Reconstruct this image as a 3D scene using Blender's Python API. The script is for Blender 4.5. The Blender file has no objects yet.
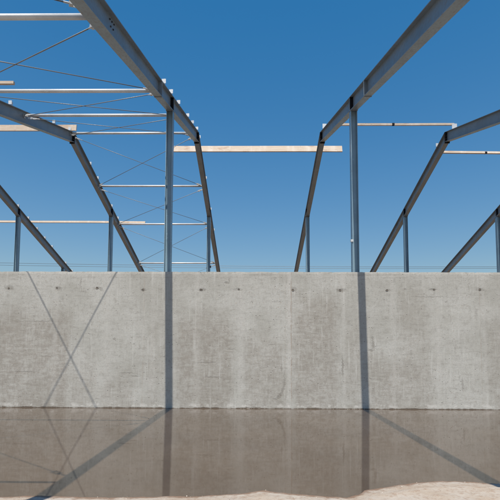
import bpy, bmesh, math, random
from mathutils import Vector, Matrix, noise

random.seed(7)
S = bpy.context.scene
COL = S.collection

# ------------------------------------------------------------------ camera
cam = bpy.data.cameras.new('camera')
co = bpy.data.objects.new('camera', cam)
COL.objects.link(co)
cam.sensor_width = 36.0
cam.lens = 430.0 / 500.0 * 36.0
cam.shift_y = 66.0 / 500.0
cam.clip_start = 0.05
cam.clip_end = 6000
co.matrix_world = (Matrix.Translation((0, 0, 1.5815)) @ Matrix.Rotation(0.0098, 4, 'Z')
                   @ Matrix.Rotation(math.radians(90) + 0.0702, 4, 'X') @ Matrix.Rotation(0.0035, 4, 'Z'))
S.camera = co

# ------------------------------------------------------------------ sky, sun, exposure
SUN_DIR = Vector((0.045, 1.0, -2.14)).normalized()          # the way the light travels
EL = math.asin(-SUN_DIR.z)
w = bpy.data.worlds.new('World')
S.world = w
w.use_nodes = True
nt = w.node_tree
bg = nt.nodes['Background']
sky = nt.nodes.new('ShaderNodeTexSky')
sky.sky_type = 'NISHITA'
sky.sun_disc = False
sky.sun_elevation = EL
sky.sun_rotation = math.radians(180)
sky.altitude = 300
sky.air_density = 1.6
sky.dust_density = 1.0
sky.ozone_density = 6.3
hs = nt.nodes.new('ShaderNodeHueSaturation')            # the deep clear-day blue of the photograph
hs.inputs['Hue'].default_value = 0.508
hs.inputs['Saturation'].default_value = 1.39
nt.links.new(sky.outputs['Color'], hs.inputs['Color'])
gm = nt.nodes.new('ShaderNodeGamma')
gm.inputs['Gamma'].default_value = 0.745
nt.links.new(hs.outputs['Color'], gm.inputs['Color'])
nt.links.new(gm.outputs['Color'], bg.inputs['Color'])
bg.inputs['Strength'].default_value = 0.129

sl = bpy.data.lights.new('sun', 'SUN')
sl.energy = 5.0
sl.angle = math.radians(0.42)
sl.color = (1.0, 0.94, 0.845)
so = bpy.data.objects.new('sun', sl)
COL.objects.link(so)
so.rotation_euler = SUN_DIR.to_track_quat('-Z', 'Y').to_euler()
so.location = (-3, -20, 45)

S.render.engine = 'CYCLES'
S.view_settings.view_transform = 'Standard'
S.view_settings.look = 'None'
S.view_settings.gamma = 1
S.view_settings.use_curve_mapping = False
S.view_settings.exposure = 0.34


# ------------------------------------------------------------------ helpers
def tag(o, label=None, cat=None, group=None, kind=None):
    if label: o['label'] = label
    if cat: o['category'] = cat
    if group: o['group'] = group
    if kind: o['kind'] = kind
    return o


def empty(name, loc=(0, 0, 0)):
    o = bpy.data.objects.new(name, None)
    o.location = loc
    o.empty_display_size = 0.2
    COL.objects.link(o)
    return o


def obj(name, bm, m, parent=None, smooth=False, loc=None):
    me = bpy.data.meshes.new(name)
    bmesh.ops.recalc_face_normals(bm, faces=bm.faces)
    bm.to_mesh(me)
    bm.free()
    me.materials.append(m)
    if smooth:
        for p in me.polygons: p.use_smooth = True
    o = bpy.data.objects.new(name, me)
    COL.objects.link(o)
    if loc: o.location = loc
    if parent: o.parent = parent
    return o


def copy_tree(o, parent=None):
    c = o.copy()
    COL.objects.link(c)
    if parent: c.parent = parent
    for ch in list(o.children): copy_tree(ch, c)
    return c


def box(bm, c, s, rot=None):
    """box of centre c and full size s, optional 3x3 rotation"""
    vs = []
    for x in (-.5, .5):
        for y in (-.5, .5):
            for z in (-.5, .5):
                v = Vector((x * s[0], y * s[1], z * s[2]))
                if rot: v = rot @ v
                vs.append(bm.verts.new(v + Vector(c)))
    for f in ((0, 1, 3, 2), (4, 6, 7, 5), (0, 4, 5, 1), (2, 3, 7, 6), (0, 2, 6, 4), (1, 5, 7, 3)):
        bm.faces.new([vs[i] for i in f])


def tube(bm, a, b, r, n=16, caps=True, r2=None):
    a, b = Vector(a), Vector(b)
    d = (b - a).normalized()
    u = d.cross(Vector((0, 0, 1)))
    if u.length < 1e-4: u = Vector((1, 0, 0))
    u.normalize()
    v = d.cross(u)
    r2 = r if r2 is None else r2
    ra, rb = [], []
    for i in range(n):
        t = 2 * math.pi * i / n
        o = u * math.cos(t) + v * math.sin(t)
        ra.append(bm.verts.new(a + o * r))
        rb.append(bm.verts.new(b + o * r2))
    for i in range(n):
        j = (i + 1) % n
        bm.faces.new((ra[i], ra[j], rb[j], rb[i]))
    if caps:
        bm.faces.new(ra)
        bm.faces.new(rb[::-1])


def polytube(bm, pts, r, n=8):
    rings = []
    for i, p in enumerate(pts):
        p = Vector(p)
        d = (Vector(pts[min(i + 1, len(pts) - 1)]) - Vector(pts[max(i - 1, 0)])).normalized()
        u = d.cross(Vector((0, 0, 1))).normalized()
        v = d.cross(u)
        rings.append([bm.verts.new(p + u * math.cos(2 * math.pi * k / n) * r + v * math.sin(2 * math.pi * k / n) * r)
                      for k in range(n)])
    for a, b in zip(rings, rings[1:]):
        for k in range(n):
            j = (k + 1) % n
            bm.faces.new((a[k], a[j], b[j], b[k]))
    bm.faces.new(rings[0])
    bm.faces.new(rings[-1][::-1])


def sweep(bm, prof, a, b, across, up):
    """closed profile [(s,t)] swept from a to b; profile axes across / up (may be sheared)"""
    a, b, across, up = Vector(a), Vector(b), Vector(across), Vector(up)
    A = [bm.verts.new(a + across * s + up * t) for s, t in prof]
    B = [bm.verts.new(b + across * s + up * t) for s, t in prof]
    n = len(prof)
    for i in range(n):
        j = (i + 1) % n
        bm.faces.new((A[i], A[j], B[j], B[i]))
    bm.faces.new(A)
    bm.faces.new(B[::-1])


def iprof(h, b, tw, tf):
    return [(-b / 2, 0), (b / 2, 0), (b / 2, tf), (tw / 2, tf), (tw / 2, h - tf), (b / 2, h - tf), (b / 2, h), (-b / 2, h),
            (-b / 2, h - tf), (-tw / 2, h - tf), (-tw / 2, tf), (-b / 2, tf)]


# ------------------------------------------------------------------ materials
class Mat:
    def __init__(self, name, rough=0.6, metal=0.0, spec=0.5):
        self.m = bpy.data.materials.new(name)
        self.m.use_nodes = True
        self.t = self.m.node_tree
        self.p = self.t.nodes['Principled BSDF']
        self.p.inputs['Roughness'].default_value = rough
        self.p.inputs['Metallic'].default_value = metal
        self.p.inputs['Specular IOR Level'].default_value = spec
        g = self.t.nodes.new('ShaderNodeNewGeometry')
        self.pos = g.outputs['Position']
        tc = self.t.nodes.new('ShaderNodeTexCoord')
        self.objc = tc.outputs['Object']

    def put(self, sock, val):
        if hasattr(val, 'is_output'): self.t.links.new(val, sock)
        elif isinstance(val, (tuple, list)) and len(val) == 3 and sock.type == 'RGBA': sock.default_value = (*val, 1)
        else: sock.default_value = val

    def mp(self, vec, scale=(1, 1, 1), loc=(0, 0, 0)):
        n = self.t.nodes.new('ShaderNodeMapping')
        n.inputs['Scale'].default_value = scale
        n.inputs['Location'].default_value = loc
        self.t.links.new(vec, n.inputs['Vector'])
        return n.outputs[0]

    def noise(self, vec, scale, detail=4, rough=0.55, dist=0.0):
        n = self.t.nodes.new('ShaderNodeTexNoise')
        n.inputs['Scale'].default_value = scale
        n.inputs['Detail'].default_value = detail
        n.inputs['Roughness'].default_value = rough
        n.inputs['Distortion'].default_value = dist
        self.t.links.new(vec, n.inputs['Vector'])
        return n.outputs['Fac']

    def ramp(self, v, lo, hi, a=0.0, b=1.0, smooth=True):
        n = self.t.nodes.new('ShaderNodeMapRange')
        if smooth: n.interpolation_type = 'SMOOTHSTEP'
        self.put(n.inputs[0], v)
        for i, x in enumerate((lo, hi, a, b)): self.put(n.inputs[i + 1], x)
        return n.outputs[0]

    def math(self, op, a, b=0.0, c=0.0):
        n = self.t.nodes.new('ShaderNodeMath')
        n.operation = op
        for i, x in enumerate((a, b, c)): self.put(n.inputs[i], x)
        return n.outputs[0]

    def mix(self, f, a, b, mode='MIX'):
        n = self.t.nodes.new('ShaderNodeMix')
        n.data_type = 'RGBA'
        n.blend_type = mode
        self.put(n.inputs[0], f)
        self.put(n.inputs[6], a)
        self.put(n.inputs[7], b)
        return n.outputs[2]

    def xyz(self, v):
        n = self.t.nodes.new('ShaderNodeSeparateXYZ')
        self.t.links.new(v, n.inputs[0])
        return n.outputs[0], n.outputs[1], n.outputs[2]

    def color(self, v): self.put(self.p.inputs['Base Color'], v)
    def rough(self, v): self.put(self.p.inputs['Roughness'], v)

    def bump(self, h, dist=0.01, strength=1.0):
        n = self.t.nodes.new('ShaderNodeBump')
        n.inputs['Distance'].default_value = dist
        n.inputs['Strength'].default_value = strength
        self.t.links.new(h, n.inputs['Height'])
        self.t.links.new(n.outputs[0], self.p.inputs['Normal'])


def steel(name, c, dirt, rough, metal=0.0):
    M = Mat(name, rough, metal)
    n1 = M.noise(M.pos, 1.7, 5)
    n2 = M.noise(M.mp(M.pos, (9, 3, 9)), 4, 4)
    c1 = M.mix(M.ramp(n1, .35, .7), c, tuple(x * .82 for x in c))
    c2 = M.mix(M.ramp(n2, .54, .72, 0, .7), c1, dirt)
    n3 = M.noise(M.mp(M.pos, (1, 2, 1), (5, 2, 1)), 7, 6, .7)
    c2 = M.mix(M.ramp(n3, .60, .72, 0, .45), c2, tuple(min(.9, x * 1.5 + .03) for x in c))
    c2 = M.mix(M.ramp(M.noise(M.mp(M.pos, (1, 1, 1), (1, 8, 3)), 11, 6, .75), .64, .72, 0, .5), c2, (.13, .075, .05) if c[0] < .5 else dirt)
    M.color(c2)
    M.rough(M.ramp(n2, .3, .7, rough - .08, rough + .12))
    M.bump(M.noise(M.pos, 60, 2), .002, .3)
    return M.m


M_RAFTER = steel('primed_steel', (.205, .25, .285), (.225, .185, .158), .42)
M_COLUMN = steel('column_steel', (.225, .335, .405), (.24, .29, .32), .36, .1)
M_PLATE = steel('plate_steel', (.17, .19, .215), (.14, .12, .11), .5)
M_GALV = steel('galvanised_steel', (.64, .65, .65), (.45, .45, .44), .35, .25)
M_TUBE = steel('tube_steel', (.66, .67, .67), (.5, .5, .49), .38, .1)
M_ROD = steel('rod_steel', (.20, .21, .215), (.15, .135, .12), .45, .2)
M_FORK = steel('fork_steel', (.52, .53, .53), (.36, .35, .33), .45, .2)
M_BLACK = steel('black_end_plate', (.016, .016, .018), (.026, .022, .02), .8)
M_BLACK.node_tree.nodes['Principled BSDF'].inputs['Specular IOR Level'].default_value = .1
M_DARK = steel('bolt_steel', (.07, .072, .075), (.06, .05, .045), .5, .5)


def wood():
    M = Mat('pine_timber', .7, 0, .3)
    g = M.noise(M.mp(M.pos, (1.2, 22, 40)), 2, 5, .6, .6)
    b = M.noise(M.mp(M.pos, (2.1, .5, .5)), 1.3, 4)
    c = M.mix(M.ramp(g, .35, .68), (.54, .45, .36), (.42, .33, .25))
    c = M.mix(M.ramp(b, .47, .72, 0, .8), c, (.59, .52, .45))
    k = M.noise(M.mp(M.pos, (1.0, 3, 3)), 2.3, 2)
    c = M.mix(M.ramp(k, .60, .72, 0, .6), c, (.36, .23, .155))
    c = M.mix(M.ramp(M.noise(M.mp(M.pos, (5, 9, 12)), 1.9, 3), .66, .74, 0, .7), c, (.17, .10, .065))
    M.color(c)
    M.bump(g, .004, .4)
    return M.m


M_WOOD = wood()

# irregular marks on the wall: (x, z, half width, half height, strength)
TIES = [(-6.4, 3.07), (-5.14, 3.08), (-4.09, 3.08), (-2.89, 3.04), (-1.38, 3.04), (-.40, 3.055), (1.0, 3.04), (2.22, 3.035),
        (3.43, 3.035), (4.64, 3.06), (5.82, 3.06)]
_v = random.Random(5)
MARKS = [(x + _v.uniform(-.03, .04), z + _v.uniform(-.015, .01), _v.uniform(.045, .10), _v.uniform(.022, .045), _v.uniform(.4, .85)) for x, z in TIES]
MARKS += [(-.72, 3.22, .05, .022, .75), (-.66, 3.28, .016, .045, .6), (-4.52, 3.24, .012, .09, .6), (-4.5, 3.06, .01, .06, .5),
          (-3.97, 3.03, .03, .035, .6), (3.03, 1.78, .02, .05, .6), (3.05, 1.62, .025, .09, .75), (3.0, 1.48, .06, .025, .65), (3.09, 1.53, .02, .04, .5), (2.26, 1.05, .02, .20, .75),
          (.77, .85, .012, .08, .45), (.775, .68, .013, .09, .55), (.76, .54, .016, .08, .6), (.725, .43, .020, .06, .65), (.68, .345, .028, .04, .7), (.62, .285, .04, .03, .7), (.54, .235, .05, .02, .55),
          (.70, 1.02, .02, .07, .6), (-3.25, .88, .13, .012, .5), (-3.05, .80, .10, .010, .5), (-3.4, .80, .03, .010, .4),
          (5.3, .62, .022, .12, .6), (5.27, .70, .035, .02, .5), (3.9, 3.05, .02, .02, .6), (4.5, 2.86, .35, .008, .5),
          (-.1, 2.0, .02, .02, .5), (-5.6, 2.2, .4, .012, .3), (3.1, 3.44, .7, .025, .3), (.25, 3.43, .3, .03, .3), (-5.9, .9, .25, .012, .4),
          (-5.35, 1.3, .2, .010, .35), (-1.2, 1.15, .22, .010, .45), (-1.05, .78, .16, .018, .45), (-.6, 1.5, .12, .008, .4), (-3.6, 1.75, .03, .02, .5),
          (-3.1, 1.62, .03, .012, .5), (-2.3, 1.3, .012, .02, .6), (1.6, 1.9, .15, .008, .3), (.45, 1.62, .06, .012, .35), (5.7, 2.4, .03, .10, .3)]
# darker, browner fields left by single formwork sheets: (x0, x1, z0, z1, strength)
FIELDS = [(-9, -4.75, -.5, 2.45, .62), (-4.75, -4.05, -.5, 1.2, .35), (-1.95, -.55, -.5, 2.3, .62), (-.25, .78, -.5, 1.75, .5), (1.02, 2.15, -.5, 2.8, .6),
          (2.3, 2.75, -.5, 1.9, .35), (2.9, 4.55, -.5, 1.35, .5), (3.7, 4.5, 1.3, 3.0, .3), (-2.75, -2.4, .2, 2.2, .25), (5.95, 9, -.5, 2.2, .4), (-3.9, -3.1, -.5, .75, .4)]


def concrete():
    M = Mat('cast_concrete', .85, 0, .3)
    X, Y, Z = M.xyz(M.pos)
    big = M.noise(M.mp(M.pos, (.8, 1, 1.0), (3.1, 0, 1.7)), 1.3, 6, .62)
    mid = M.noise(M.mp(M.pos, (1, 1, 1.3)), 4.2, 6, .68)
    horiz = M.noise(M.mp(M.pos, (2.2, 1, 9)), 1.8, 7, .74, .5)
    vert = M.noise(M.mp(M.pos, (6.5, 1, 3.4), (0, 0, 4)), 1.9, 7, .76, .4)
    fine = M.noise(M.pos, 26, 5, .72)
    grain = M.noise(M.pos, 130, 2, .6)
    weave = M.math('ADD', horiz, vert)
    c = M.mix(M.ramp(big, .36, .64), (.35, .342, .312), (.425, .419, .392))
    wx = M.math('ADD', X, M.math('MULTIPLY_ADD', mid, .36, -.18))
    wz = M.math('ADD', Z, M.math('MULTIPLY_ADD', big, 1.1, -.55))
    fld = None
    for x0, x1, z0, z1, st in FIELDS:
        f = M.math('MULTIPLY', M.math('MULTIPLY', M.ramp(wx, x0 - .14, x0 + .16), M.ramp(wx, x1 + .14, x1 - .16)), M.ramp(wz, z1 + .45, z1 - .45, 0, st))
        fld = f if fld is None else M.math('MAXIMUM', fld, f)
    broken = M.ramp(M.math('ADD', weave, M.math('MULTIPLY', mid, .8)), 1.12, 1.62, .30, 1.15)
    c = M.mix(M.math('MINIMUM', M.math('MULTIPLY', fld, broken), .85), c, (.232, .203, .173))
    c = M.mix(M.ramp(horiz, .50, .70, 0, .5), c, (.215, .20, .178))
    c = M.mix(M.ramp(vert, .50, .68, 0, .5), c, (.215, .20, .178))
    c = M.mix(M.ramp(horiz, .46, .27, 0, .28), c, (.465, .45, .42))
    c = M.mix(M.ramp(vert, .46, .28, 0, .22), c, (.465, .45, .42))
    wob = M.math('MULTIPLY_ADD', M.noise(M.pos, 5, 3), .10, -.05)
    Xw = M.math('ADD', X, wob)
    sn = M.noise(M.mp(M.pos, (2, 1, 2.2)), 2.5, 5, .65)
    for x0, wd, st in ((-5.14, .10, .3), (-2.62, .10, .3), (-.34, .13, .38), (-1.47, .13, .36), (.90, .08, .75), (2.30, .07, .35),
                       (3.56, .08, .35), (4.72, .08, .42), (5.9, .06, .35), (-3.8, .2, .25)):
        d = M.math('ABSOLUTE', M.math('SUBTRACT', Xw, x0))
        f = M.math('MULTIPLY', M.ramp(d, wd, wd * .2), M.ramp(sn, .32, .62, .1, st))
        c = M.mix(f, c, (.46, .445, .418))
    for x0, wd, st in ((.955, .022, .8), (-2.86, .03, .35), (4.62, .008, .2), (5.80, .014, .5), (2.2, .010, .3), (.80, .012, .35)):
        d = M.math('ABSOLUTE', M.math('SUBTRACT', M.math('ADD', X, M.math('MULTIPLY', wob, .3)), x0))
        f = M.math('MULTIPLY', M.ramp(d, wd, wd * .2), M.ramp(mid, .38, .6, .05, st))
        c = M.mix(f, c, (.30, .25, .21))
    Zw = M.math('ADD', Z, M.math('MULTIPLY', wob, .35))
    for z0, wd, st in ((2.86, .012, .3), (3.36, .03, .35), (2.45, .012, .2), (1.12, .014, .3), (.55, .01, .25)):
        d = M.math('ABSOLUTE', M.math('SUBTRACT', Zw, z0))
        f = M.math('MULTIPLY', M.ramp(d, wd, 0), M.ramp(mid, .45, .6, 0, st))
        c = M.mix(f, c, (.24, .225, .205))
    # rusty and earthy specks, thicker along the joints
    vr = M.t.nodes.new('ShaderNodeTexVoronoi')
    vr.inputs['Scale'].default_value = 13
    M.t.links.new(M.mp(M.pos, (1.1, 1, .8), (2, 0, 3)), vr.inputs['Vector'])
    rs = M.math('MULTIPLY', M.ramp(vr.outputs['Distance'], .20, .06), M.ramp(big, .50, .60))
    c = M.mix(M.math('MULTIPLY', rs, .5), c, (.30, .215, .16))
    # single stains, chipped spots, rusty tie plugs
    nx = M.math('MULTIPLY_ADD', M.noise(M.pos, 13, 4, .7), .13, -.065)
    nz = M.math('MULTIPLY_ADD', M.noise(M.mp(M.pos, (1, 1, 1), (9, 3, 5)), 13, 4, .7), .10, -.05)
    Xd, Zd = M.math('ADD', X, nx), M.math('ADD', Z, nz)
    acc = None
    for x0, z0, rx, rz, st in MARKS:
        a = M.math('POWER', M.math('DIVIDE', M.math('SUBTRACT', Xd, x0), rx * 1.15), 2)
        b = M.math('POWER', M.math('DIVIDE', M.math('SUBTRACT', Zd, z0), rz * 1.3), 2)
        f = M.ramp(M.math('ADD', a, b), 2.0, .05, 0, st)
        acc = f if acc is None else M.math('MAXIMUM', acc, f)
    c = M.mix(M.math('MULTIPLY', acc, .65), c, (.115, .098, .082))
    # pits and specks
    vo = M.t.nodes.new('ShaderNodeTexVoronoi')
    vo.inputs['Scale'].default_value = 9
    M.t.links.new(M.mp(M.pos, (1, 1, 1.3)), vo.inputs['Vector'])
    pit = M.math('MULTIPLY', M.ramp(vo.outputs['Distance'], .17, .05), M.ramp(mid, .46, .58))
    c = M.mix(M.math('MULTIPLY', pit, .7), c, (.13, .115, .10))
    vo2 = M.t.nodes.new('ShaderNodeTexVoronoi')
    vo2.inputs['Scale'].default_value = 21
    M.t.links.new(M.mp(M.pos, (1, 1, 1)), vo2.inputs['Vector'])
    lp = M.math('MULTIPLY', M.ramp(vo2.outputs['Distance'], .16, .06), M.ramp(big, .52, .6))
    c = M.mix(M.math('MULTIPLY', lp, .5), c, (.66, .65, .63))
    c = M.mix(M.ramp(fine, .35, .72, 0, .30), c, (.25, .24, .22))
    c = M.mix(M.ramp(grain, .3, .7, 0, .16), c, (.2, .19, .175))
    # damp foot at the waterline
    foot = M.math('ADD', Z, M.math('MULTIPLY_ADD', mid, -.11, .050))
    c = M.mix(M.ramp(foot, .022, .0, 0, .9), c, (.085, .065, .05))
    sal = M.math('MULTIPLY', M.ramp(sn, .5, .62), M.math('MULTIPLY', M.ramp(Z, .16, .07), M.ramp(Z, .03, .05)))
    c = M.mix(M.math('MULTIPLY', sal, .4), c, (.60, .585, .56))
    M.color(c)
    # pale lime runs down from the top edge
    runs = M.noise(M.mp(M.pos, (7, 1, .35), (2, 0, 7)), 1.8, 5, .7)
    c = M.mix(M.ramp(runs, .54, .70, 0, .38), c, (.50, .495, .47))
    M.color(c)
    h = M.math('MULTIPLY_ADD', weave, .35, M.math('MULTIPLY', fine, .5))
    h = M.math('SUBTRACT', h, M.math('MULTIPLY', M.math('MAXIMUM', acc, pit), .8))
    M.bump(h, .008, .7)
    return M.m


M_CONC = concrete()


def plug():
    M = Mat('tie_plug_mortar', .9)
    M.color(M.mix(M.ramp(M.noise(M.pos, 40, 3), .4, .6), (.10, .086, .072), (.17, .145, .12)))
    return M.m


M_PLUG = plug()


def sand():
    M = Mat('dry_sandy_ground', .95, 0, .2)
    X, Y, Z = M.xyz(M.pos)
    n1 = M.noise(M.pos, 2.2, 6, .6)
    n2 = M.noise(M.pos, 14, 6, .7)
    n3 = M.noise(M.pos, 120, 3, .6)
    c = M.mix(M.ramp(n1, .35, .68), (.38, .34, .295), (.32, .258, .20))
    c = M.mix(M.ramp(n2, .47, .66, 0, .7), c, (.235, .155, .105))
    c = M.mix(M.ramp(n3, .4, .7, 0, .4), c, (.45, .40, .34))
    far = M.math('MAXIMUM', M.ramp(M.math('ABSOLUTE', X), 7, 11), M.math('MAXIMUM', M.ramp(Y, 8, 11), M.ramp(Y, -2, -5)))
    dim_soil = M.mix(M.ramp(n1, .35, .68), (.20, .145, .105), (.145, .10, .07))
    c = M.mix(far, c, dim_soil)                                     # unseen ground away from the sandy bank, darkened to cut bounce light
    zz = M.math('MULTIPLY_ADD', n2, -.030, Z)
    c = M.mix(M.ramp(zz, .006, -.012, 0, .85), c, (.17, .105, .07))
    M.color(c)
    M.bump(M.math('ADD', n2, M.math('MULTIPLY', n3, .3)), .02, .7)
    return M.m


M_SAND = sand()


def water():
    M = Mat('muddy_water', .03, 0, .5)
    M.p.inputs['IOR'].default_value = 2.15
    n = M.noise(M.pos, .6, 5)
    n2 = M.noise(M.mp(M.pos, (1, 2.5, 1)), 5, 5, .65)
    c = M.mix(M.ramp(n, .35, .65), (.068, .048, .033), (.083, .060, .042))
    c = M.mix(M.ramp(n2, .45, .75, 0, .4), c, (.054, .038, .026))
    M.color(c)
    M.bump(M.noise(M.mp(M.pos, (1, .6, 1)), 2.2, 2, .5), .0012, .35)
    M.rough(M.ramp(n2, .3, .7, .015, .04))
    return M.m


M_WATER = water()

# ------------------------------------------------------------------ ground and water
WALL_Y = 11.0724
WALL_H = 3.51
SHORE = [(-30, 4.4), (-8, 4.5), (-2.65, 4.58), (-2.37, 4.64), (-1.61, 4.60), (-.57, 4.66), (-.1, 4.76), (.12, 4.86), (.39, 4.76), (.96, 4.64),
         (1.12, 4.74), (1.23, 4.88), (1.5, 5.0), (1.82, 5.14), (2.2, 5.23), (2.6, 5.2), (2.85, 5.12), (4, 5.2), (8, 5.0), (30, 4.6)]


def shore(x):
    if x <= SHORE[0][0]: return SHORE[0][1]
    for (a, ya), (b, yb) in zip(SHORE, SHORE[1:]):
        if x <= b:
            t = (x - a) / (b - a)
            return ya + (yb - ya) * t
    return SHORE[-1][1]


def ground_z(x, y):
    n = noise.fractal(Vector((x * 1.3, y * 1.3, 0)), 1.0, 2.0, 4)
    n2 = noise.fractal(Vector((x * 7, y * 7, 5)), 1.0, 2.0, 3)
    dry = .07 + .02 * n
    if abs(x) > 21 or y > 11.6 or y < -40: return dry + (.06 * n if abs(x) < 400 else 0)
    d = shore(x) + .02 * n2 - y                         # > 0: dry side
    if d > 0:
        return min(d * .16, .05 + .02 * d) + .007 * n2 * min(1, d * 6) + .012 * n * min(1, d * 2)
    return max(d * .25, -.06)


def axis(fine_a, fine_b, step, lo, hi):
    v = []
    x = fine_a
    while x <= fine_b + 1e-6:
        v.append(x)
        x += step
    s = step
    x = fine_b
    while x < hi:
        s *= 1.35
        x += s
        v.append(min(x, hi))
    s = step
    x = fine_a
    while x > lo:
        s *= 1.35
        x -= s
        v.insert(0, max(x, lo))
    return v


xs, ys = axis(-3.4, 3.6, .035, -2500, 2500), axis(3.4, 5.7, .03, -2500, 2500)
bm = bmesh.new()
grid = [[bm.verts.new((x, y, ground_z(x, y))) for x in xs] for y in ys]
for j in range(len(ys) - 1):
    for i in range(len(xs) - 1):
        bm.faces.new((grid[j][i], grid[j][i + 1], grid[j + 1][i + 1], grid[j + 1][i]))
tag(obj('ground', bm, M_SAND, smooth=True), kind='structure')

bm = bmesh.new()
vs = [bm.verts.new(p) for p in ((-20.5, 3.9, 0), (20.5, 3.9, 0), (20.5, WALL_Y + .05, 0), (-20.5, WALL_Y + .05, 0))]
bm.faces.new(vs)
tag(obj('water', bm, M_WATER), kind='structure')

# ------------------------------------------------------------------ concrete wall
wall = empty('concrete_wall', (0, WALL_Y + .11, 0))
tag(wall, 'long bare grey cast concrete wall standing in the muddy water', 'wall')
bm = bmesh.new()
wx = axis(-7.2, 7.2, .04, -24, 24)
wz = [-.3, -.1] + [i * WALL_H / 60 for i in range(61)]


def top_dip(x):
    return   .010 * noise.noise(Vector((x * 3.1, 0, 0))) - .022 * max(0, noise.noise(Vector((x * 9, 4, 0))) - .25) * 2


def wall_y(x, z):
    y = .004 * noise.fractal(Vector((x * .8, z * .8, 3)), 1, 2, 3)
    if z > WALL_H - .03: y += .006 + .004 * noise.noise(Vector((x * 12, 7, 0)))
    # narrow mortar fin along the pour joint
    d = abs(x - .93 - .01 * noise.noise(Vector((0, 0, z * 3))))
    if d < .05: y -= .012 * (1 - d / .05)
    return y


front = [[bm.verts.new((x, -.11 + wall_y(x, z), z + (top_dip(x) if z > WALL_H - .01 else 0))) for x in wx] for z in wz]
for j in range(len(wz) - 1):
    for i in range(len(wx) - 1):
        bm.faces.new((front[j][i], front[j][i + 1], front[j + 1][i + 1], front[j + 1][i]))
back_t = [bm.verts.new((x, .09, WALL_H + top_dip(x) * .5)) for x in wx]
back_b = [bm.verts.new((x, .09, -.3)) for x in wx]
for i in range(len(wx) - 1):
    bm.faces.new((front[-1][i], front[-1][i + 1], back_t[i + 1], back_t[i]))
    bm.faces.new((back_t[i], back_t[i + 1], back_b[i + 1], back_b[i]))
obj('wall_slab', bm, M_CONC, wall)
rnd = random.Random(3)
for x, z in TIES:
    bm = bmesh.new()
    n = 14
    sz = rnd.uniform(.55, 1.05)
    ring = []
    for k in range(n):
        a = 2 * math.pi * k / n
        r = rnd.uniform(.7, 1.25)
        ring.append((.038 * sz * r * math.cos(a), .026 * sz * r * math.sin(a)))
    F = [bm.verts.new((p[0], -.006, p[1])) for p in ring]
    I = [bm.verts.new((p[0] * .55, -.001, p[1] * .55)) for p in ring]
    B = [bm.verts.new((p[0] * 1.1, .012, p[1] * 1.1)) for p in ring]
    for k in range(n):
        j = (k + 1) % n
        bm.faces.new((F[k], F[j], I[j], I[k]))
        bm.faces.new((B[k], B[j], F[j], F[k]))
    bm.faces.new(I)
    obj('tie_plug', bm, M_PLUG, wall, loc=(x, -.112, z))

# ------------------------------------------------------------------ portal frames
YR, ZR, SL = 16.5675, 9.6811, .3215        # ridge (underside of the rafters), slope
RH, RB = .40, .185                          # rafter section
Y_EAVE_F, Y_EAVE_B = .9, 32.2
YC, YB = 11.3424, 21.4025
XF = {'A': -2.3137, 'B': 2.6863, 'C': 7.6201, 'D': 12.2669, 'E': -7.2879, 'F': -12.0357}


def zu(y): return ZR - SL * abs(YR - y)


def stiff(bm, y, t=.012):
    for s in (-1, 1):
        x0, x1 = s * .006, s * (RB / 2 - .004)
        box(bm, ((x0 + x1) / 2, y, zu(y) + RH / 2), (abs(x1 - x0), t, RH - .035))


def column_parts(root, y, ztop, zbot=-.2):
    bm = bmesh.new()
    pr = iprof(.178, .19, .009, .016)
    sweep(bm, [(s, t - .089) for s, t in pr], (0, y, zbot), (0, y, ztop - .018), (0, 1, 0), (1, 0, 0))
    c = obj('column', bm, M_COLUMN, root)
    bm = bmesh.new()
    ang = math.atan(SL) * (1 if y < YR else -1)
    box(bm, (0, y, ztop - .0095), (.20, .25, .016), Matrix.Rotation(ang, 3, 'X'))
    obj('cap_plate', bm, M_PLATE, c)
    return c


def cleat(parent, y, side=1, h=.12, w=.10, dx=0.0):
    """galvanised angle clip standing on the top flange edge"""
    bm = bmesh.new()
    z = zu(y) + RH
    x = side * (RB / 2 - .010) + dx
    box(bm, (x, y, z + h / 2), (.008, .12, h))
    box(bm, (x - side * .010, y - .060, z + h / 2 - .004), (w, .008, h - .008))
    return obj('cleat', bm, M_GALV, parent)


def frame(name):
    root = empty('steel_frame', (XF[name], 0, 0))
    fr = {}
    for y0, y1, key in ((Y_EAVE_F, YR - .014, 'f'), (YR + .014, Y_EAVE_B, 'b')):
        bm = bmesh.new()
        sweep(bm, iprof(RH, RB, .010, .016), (0, y0, zu(y0)), (0, y1, zu(y1)), (1, 0, 0), (0, 0, 1))
        r = obj('rafter', bm, M_RAFTER, root)
        fr[key] = r
        for yy, mm in (((YC - .02, M_BLACK), (YC + .06, M_RAFTER)) if key == 'f' else ((YB - .05, M_BLACK), (YB + .05, M_RAFTER))):
            bm = bmesh.new()
            stiff(bm, yy)
            obj('stiffener', bm, mm, r)
        if key == 'f':                              # bolted splice just in front of the column
            bm = bmesh.new()
            ys_ = 9.87
            box(bm, (0, ys_, zu(ys_) + RH / 2 - .010), (RB + .006, .024, RH + .008))
            obj('splice_plate', bm, M_RAFTER, r)
    bm = bmesh.new()
    box(bm, (0, YR, ZR + RH / 2 - .035), (RB + .01, .028, RH + .05))
    rp = obj('ridge_plate', bm, M_BLACK, root)
    for s in (-1, 1):
        for dz in (-.03, .10, .22, .31):
            bm = bmesh.new()
            tube(bm, (s * .06, YR - .05, ZR + dz), (s * .06, YR + .05, ZR + dz), .017, 6)
            obj('bolt', bm, M_DARK, rp)
    column_parts(root, YC, zu(YC))
    column_parts(root, YB, zu(YB))
    for y in (Y_EAVE_F + .1, Y_EAVE_B - .1): column_parts(root, y, zu(y))
    return root, fr


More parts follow.
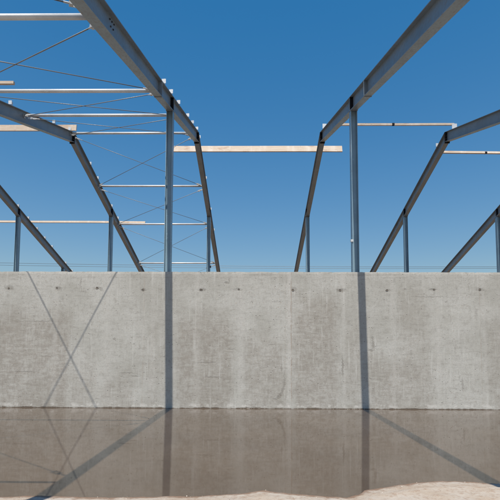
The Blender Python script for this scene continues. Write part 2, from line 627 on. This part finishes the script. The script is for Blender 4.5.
frames = {}
proto, fr0 = frame('A')
frames['A'] = (proto, fr0)
for k in 'BCDEF':
    c = copy_tree(proto)
    c.location.x = XF[k]
    rr = [o for o in c.children if o.name.startswith('rafter')]
    rr.sort(key=lambda o: min(v.co.y for v in o.data.vertices))
    frames[k] = (c, {'f': rr[0], 'b': rr[1]})
LAB = {'A': 'grey steel frame left of centre, with bracing tubes meeting its left side',
       'B': 'grey steel frame right of centre, with the pale plank end poking past its tall column',
       'C': 'grey steel frame second from the right, bent at its ridge beside two thin planks',
       'D': 'rightmost grey steel frame, only its low sloping end seen above the wall',
       'E': 'grey steel frame second from the left, where the left ends of the bracing tubes attach',
       'F': 'leftmost grey steel frame, with one short extra column near the wall top'}
for k in 'ABCDEF':
    tag(frames[k][0], LAB[k], 'steel frame', 'portal frames of the unfinished hall')

FRONT = [10.2, 11.1, 12.2, 13.9, 15.0, 16.15]
BACK = [17.5, 18.35, 19.25, 21.25, 22.25, 23.2, 24.1, 25.0, 26.9, 27.9]
for k, fl, bl in (('A', FRONT, [16.9, 19.25, 21.5, 23.3]), ('E', [12.2, 14.9, 16.2], BACK[1:6]), ('F', [], BACK[2:])):
    for y in fl: cleat(frames[k][1]['f'], y)
    for y in bl: cleat(frames[k][1]['b'], y, h=.13)
# right-hand frames carry only the few clips that hold planks
cleat(frames['B'][1]['f'], 15.95, -1, .19, .15, .05)
cleat(frames['C'][1]['f'], 16.05, -1, .21, .19, .10)
cleat(frames['C'][1]['b'], 17.35, -1, .15, .13)

# bolt group on the web of the frame left of centre
for dy, dz in ((-.10, .07), (0, .07), (.10, .07), (-.05, -.03), (.07, -.03)):
    bm = bmesh.new()
    y = 6.55 + dy
    tube(bm, (.004, y, zu(y) + .25 + dz), (.022, y, zu(y) + .25 + dz), .013, 6)
    obj('bolt', bm, M_DARK, frames['A'][1]['f'])
# extra gable column of the leftmost frame
column_parts(frames['F'][0], 26.7, zu(26.7))
# small clips fixed to columns
for k, y, z, dx in (('B', YC, 4.38, -.105), ('A', YB, 5.55, .11), ('A', YB, 5.0, .11), ('A', YB, 4.75, .12)):
    bm = bmesh.new()
    box(bm, (dx, y - .09, z), (.07, .06, .10 if k == 'A' else .06))
    cols = [o for o in frames[k][0].children if o.name.startswith('column')]
    cols = [o for o in cols if abs(sum(v.co.y for v in o.data.vertices) / len(o.data.vertices) - y) < .3]
    obj('clip', bm, M_GALV if k == 'B' else M_DARK, cols[0])

# ------------------------------------------------------------------ bracing bay
XA, XE = XF['A'] - .006, XF['E'] + .006
STRUT = [2.56, 6.18, 10.15, 12.98, 16.36, 19.45, 22.40, 26.45]
ORD = ['', 'topmost', 'second', 'third', 'fourth', 'fifth', 'sixth', 'lowest']


def strut(y, label, dz=.23, r=.0445):
    z = zu(y) + dz
    root = empty('bracing_tube', ((XA + XE) / 2, y, z))
    tag(root, label, 'steel tube', 'horizontal bracing tubes between two frames')
    L = (XA - XE) / 2
    bm = bmesh.new()
    tube(bm, (-L + .13, 0, 0), (L - .13, 0, 0), r, 20)
    o = obj('tube', bm, M_TUBE, root, smooth=True)
    for p in o.data.polygons:
        if len(p.vertices) > 4: p.use_smooth = False
    for s in (-1, 1):
        bm = bmesh.new()
        box(bm, (s * (L - .08), 0, 0), (.16, .014, .075))
        box(bm, (s * (L - .012), .05, 0), (.012, .09, .11))
        e = obj('end_plate', bm, M_GALV, root)
        bm = bmesh.new()
        tube(bm, (s * (L - .06), -.03, 0), (s * (L - .06), .03, 0), .016, 6)
        obj('bolt', bm, M_DARK, e)
    return root


for i, y in enumerate(STRUT):
    lab = ('pale steel tube overhead, casting the thin level shadow on the water' if i == 0 else
           ORD[i] + (' of the pale horizontal tubes between the two left frames' if i in (1, 7) else ' pale horizontal tube from the top between the two left frames'))
    if i == 4: lab = 'fourth pale tube from the top, level with the ridges of the two left frames'
    strut(y, lab, r=.03 if i == 0 else .0445, dz=.33 if i == 4 else .27 if i == 3 else .23)


def rod(ya, ye, label, r=.0105):
    """tension rod from the left-of-centre frame (at ya) to the frame left of it (at ye)"""
    a = Vector((XA - .14, ya, zu(ya) + .24))
    b = Vector((XE + .05, ye, zu(ye) + .24))
    mid = (a + b) / 2
    root = empty('bracing_rod', mid)
    tag(root, label, 'steel rod', 'crossed bracing rods between two frames')
    a, b = a - mid, b - mid
    d = (b - a).normalized()
    bm = bmesh.new()
    tube(bm, a + d * .24, b - d * .24, r, 8)
    obj('rod', bm, M_ROD, root, smooth=True)
    up = Vector((0, 0, 1))
    sd = d.cross(up).normalized()
    R = Matrix((d, sd, d.cross(sd))).transposed()
    for p, q in ((a, d), (b, -d)):
        bm = bmesh.new()                            # fork: two cheeks and a threaded socket
        k = 1.5 if p is a else 1.0
        for s in (-1, 1): box(bm, p + q * .135 + sd * s * .017 * k, (.15, .008 * k, .034 * k), R)
        box(bm, p + q * .205, (.035 * k, .045 * k, .036 * k), R)
        tube(bm, p + q * .22, p + q * .31, .014, 8)
        f = obj('fork_end', bm, M_FORK, root)
        bm = bmesh.new()
        box(bm, p - q * (.02 if p is a else -.03), (.26 if p is a else .14, .010, .060), R)
        f2 = obj('lug', bm, M_FORK, f)
        bm = bmesh.new()
        tube(bm, p + q * .09 - sd * .032, p + q * .09 + sd * .032, .014, 8)
        obj('pin', bm, M_GALV, f)
    return root


NM = ['topmost', 'second', 'third', 'fourth', 'fifth', 'sixth', 'lowest']
for i in range(len(STRUT) - 1):
    y0, y1 = STRUT[i], STRUT[i + 1]
    far = -.28 if i == 0 else -.02
    where = ('above the topmost bracing tube' if i == 0 else 'between the %s and %s bracing tubes' % (NM[i - 1], NM[i]))
    rod(y0 + .25, y1 + far, 'thin brace rod %s, dropping towards the left' % where)
    rod(y1 + far, y0 + .25, 'thin brace rod %s, dropping towards the right' % where)
rod(STRUT[7] + .24, 30.2, 'thin brace rod just below the lowest bracing tube, dropping towards the left')
rod(30.2, STRUT[7] + .24, 'thin brace rod just below the lowest bracing tube, dropping towards the right')

# ------------------------------------------------------------------ timber planks lying on the frames


def plank(a, b, h, t, label, lean=0.0, name='timber_plank', group='timber planks resting on the frames'):
    """plank from a to b (centre of its lower edge), height h, thickness t"""
    a, b = Vector(a), Vector(b)
    d = b - a
    L = d.length
    bm = bmesh.new()
    n = 24
    prof = [(-t / 2, 0), (t / 2, 0), (t / 2, h), (-t / 2, h)]
    ca, sa = math.cos(lean), math.sin(lean)
    prof = [(p * ca - q * sa, p * sa + q * ca) for p, q in prof]
    q = d.normalized()
    sidev = Vector((0, 0, 1)).cross(q).normalized()
    upv = q.cross(sidev)
    rings = []
    ph = rnd.uniform(0, 50)
    for i in range(n + 1):
        u = i / n
        off = Vector((0, .006 * noise.noise(Vector((u * 3, ph, 0))), .008 * noise.noise(Vector((u * 2.5, 0, ph)))))
        rings.append([bm.verts.new(q * (L * (u - .5)) + off + sidev * s + upv * r) for s, r in prof])
    for r0, r1 in zip(rings, rings[1:]):
        for k in range(4):
            j = (k + 1) % 4
            bm.faces.new((r0[k], r0[j], r1[j], r1[k]))
    bm.faces.new(rings[0])
    bm.faces.new(rings[-1][::-1])
    o = obj(name, bm, M_WOOD, loc=(a + b) / 2)
    return tag(o, label, 'plank', group)


def zt(y): return zu(y) + RH


plank((-3.42, 17.60, zt(17.60) + .012), (3.69, 17.60, zt(17.60) + .012), .295, .05,
      'wide pale plank on edge bridging the two middle frames just behind their ridges', -.31)
plank((-12.6, 16.30, zt(16.30) + .014), (-7.02, 16.30, zt(16.30) + .014), .25, .05,
      'wide pale plank on edge reaching in from the left edge behind the left ridge', -.1)
plank((-12.9, 10.45, zt(10.45) + .10), (-6.13, 10.45, zt(10.45) + .10), .07, .07,
      'short squared timber end sticking in from the left edge below the topmost tube')
plank((-14.0, 22.55, zt(22.55) + .01), (-5.85, 22.55, zt(22.55) - .03), .11, .05,
      'long narrow plank low on the left, lying across the two leftmost frames', -.31)
plank((2.95, 16.0, zt(16.0) + .155), (7.66, 16.05, zt(16.05) + .165), .075, .06,
      'narrow plank running level between the tall right column and the right ridge')
plank((7.70, 17.66, zt(17.66) - .005), (12.6, 17.76, zt(17.76) + .01), .10, .06,
      'narrow plank running off the right edge just below the right ridge', -.31)

for o, x in ((bpy.data.objects['timber_plank.004'], 5.32), (bpy.data.objects['timber_plank.005'], 9.75)):
    bm = bmesh.new()
    box(bm, (x - o.location.x, 0, .04), (.09, .075, .085))
    obj('dark_band', bm, M_BLACK, o)

# ------------------------------------------------------------------ far overhead line
pl = empty('power_line', (0, 160, 0))
tag(pl, 'faint overhead power line stretched across the sky just above the wall', 'power line')
for k, (dz, dy) in enumerate(((0, 0), (-.55, .9))):
    bm = bmesh.new()
    pts = []
    for i in range(41):
        u = i / 40
        x = -130 + 260 * u
        pts.append((x, dy, 32.6 + dz - 1.0 * (1 - (2 * u - 1) ** 2) - (.006 if k == 0 else .0045) * x))
    polytube(bm, pts, .055, 6)
    obj('wire', bm, M_DARK, pl)
for s in (-1, 1):
    bm = bmesh.new()
    tube(bm, (s * 130, 0, -1), (s * 130, 0, 34.2), .35, 12, r2=.2)
    p = obj('pole', bm, M_GALV, pl)
    bm = bmesh.new()
    box(bm, (s * 130, .45, 32.6 - s * .7), (.25, 2.2, .25))
    obj('cross_arm', bm, M_GALV, p)

# ------------------------------------------------------------------ loose stones and mortar crumbs
bm = bmesh.new()
rg = random.Random(11)
for i in range(190):
    if i < 150:
        x = rg.uniform(-3.2, 3.4)
        y = shore(x) - abs(rg.gauss(0, .35)) + .01
        s = rg.choice((.003, .004, .006, .009)) * rg.uniform(.7, 1.3)
        z = ground_z(x, y) + s * .2
    else:                                               # crumbs on the foot of the wall
        x = rg.choice((rg.gauss(-.15, .15), rg.gauss(2.35, .2)))
        y = WALL_Y - .012 - rg.random() * .03
        s = rg.uniform(.004, .010)
        z = s * .25
    m = Matrix.Translation((x, y, z)) @ Matrix.Rotation(rg.uniform(0, 6), 4, 'Z') @ Matrix.Diagonal((s, s * rg.uniform(.6, 1), s * .6, 1))
    r = bmesh.ops.create_icosphere(bm, subdivisions=1, radius=1, matrix=m)
    for v in r['verts']: v.co += Vector((rg.uniform(-1, 1), rg.uniform(-1, 1), rg.uniform(-1, 1))) * s * .18
MS = Mat('loose_stone', .9)
MS.color(MS.mix(MS.ramp(MS.noise(MS.pos, 9, 2), .4, .6), (.50, .45, .39), (.28, .23, .19)))
tag(obj('gravel', bm, MS.m), 'small pale stones scattered along the sandy water edge', 'gravel', kind='stuff')
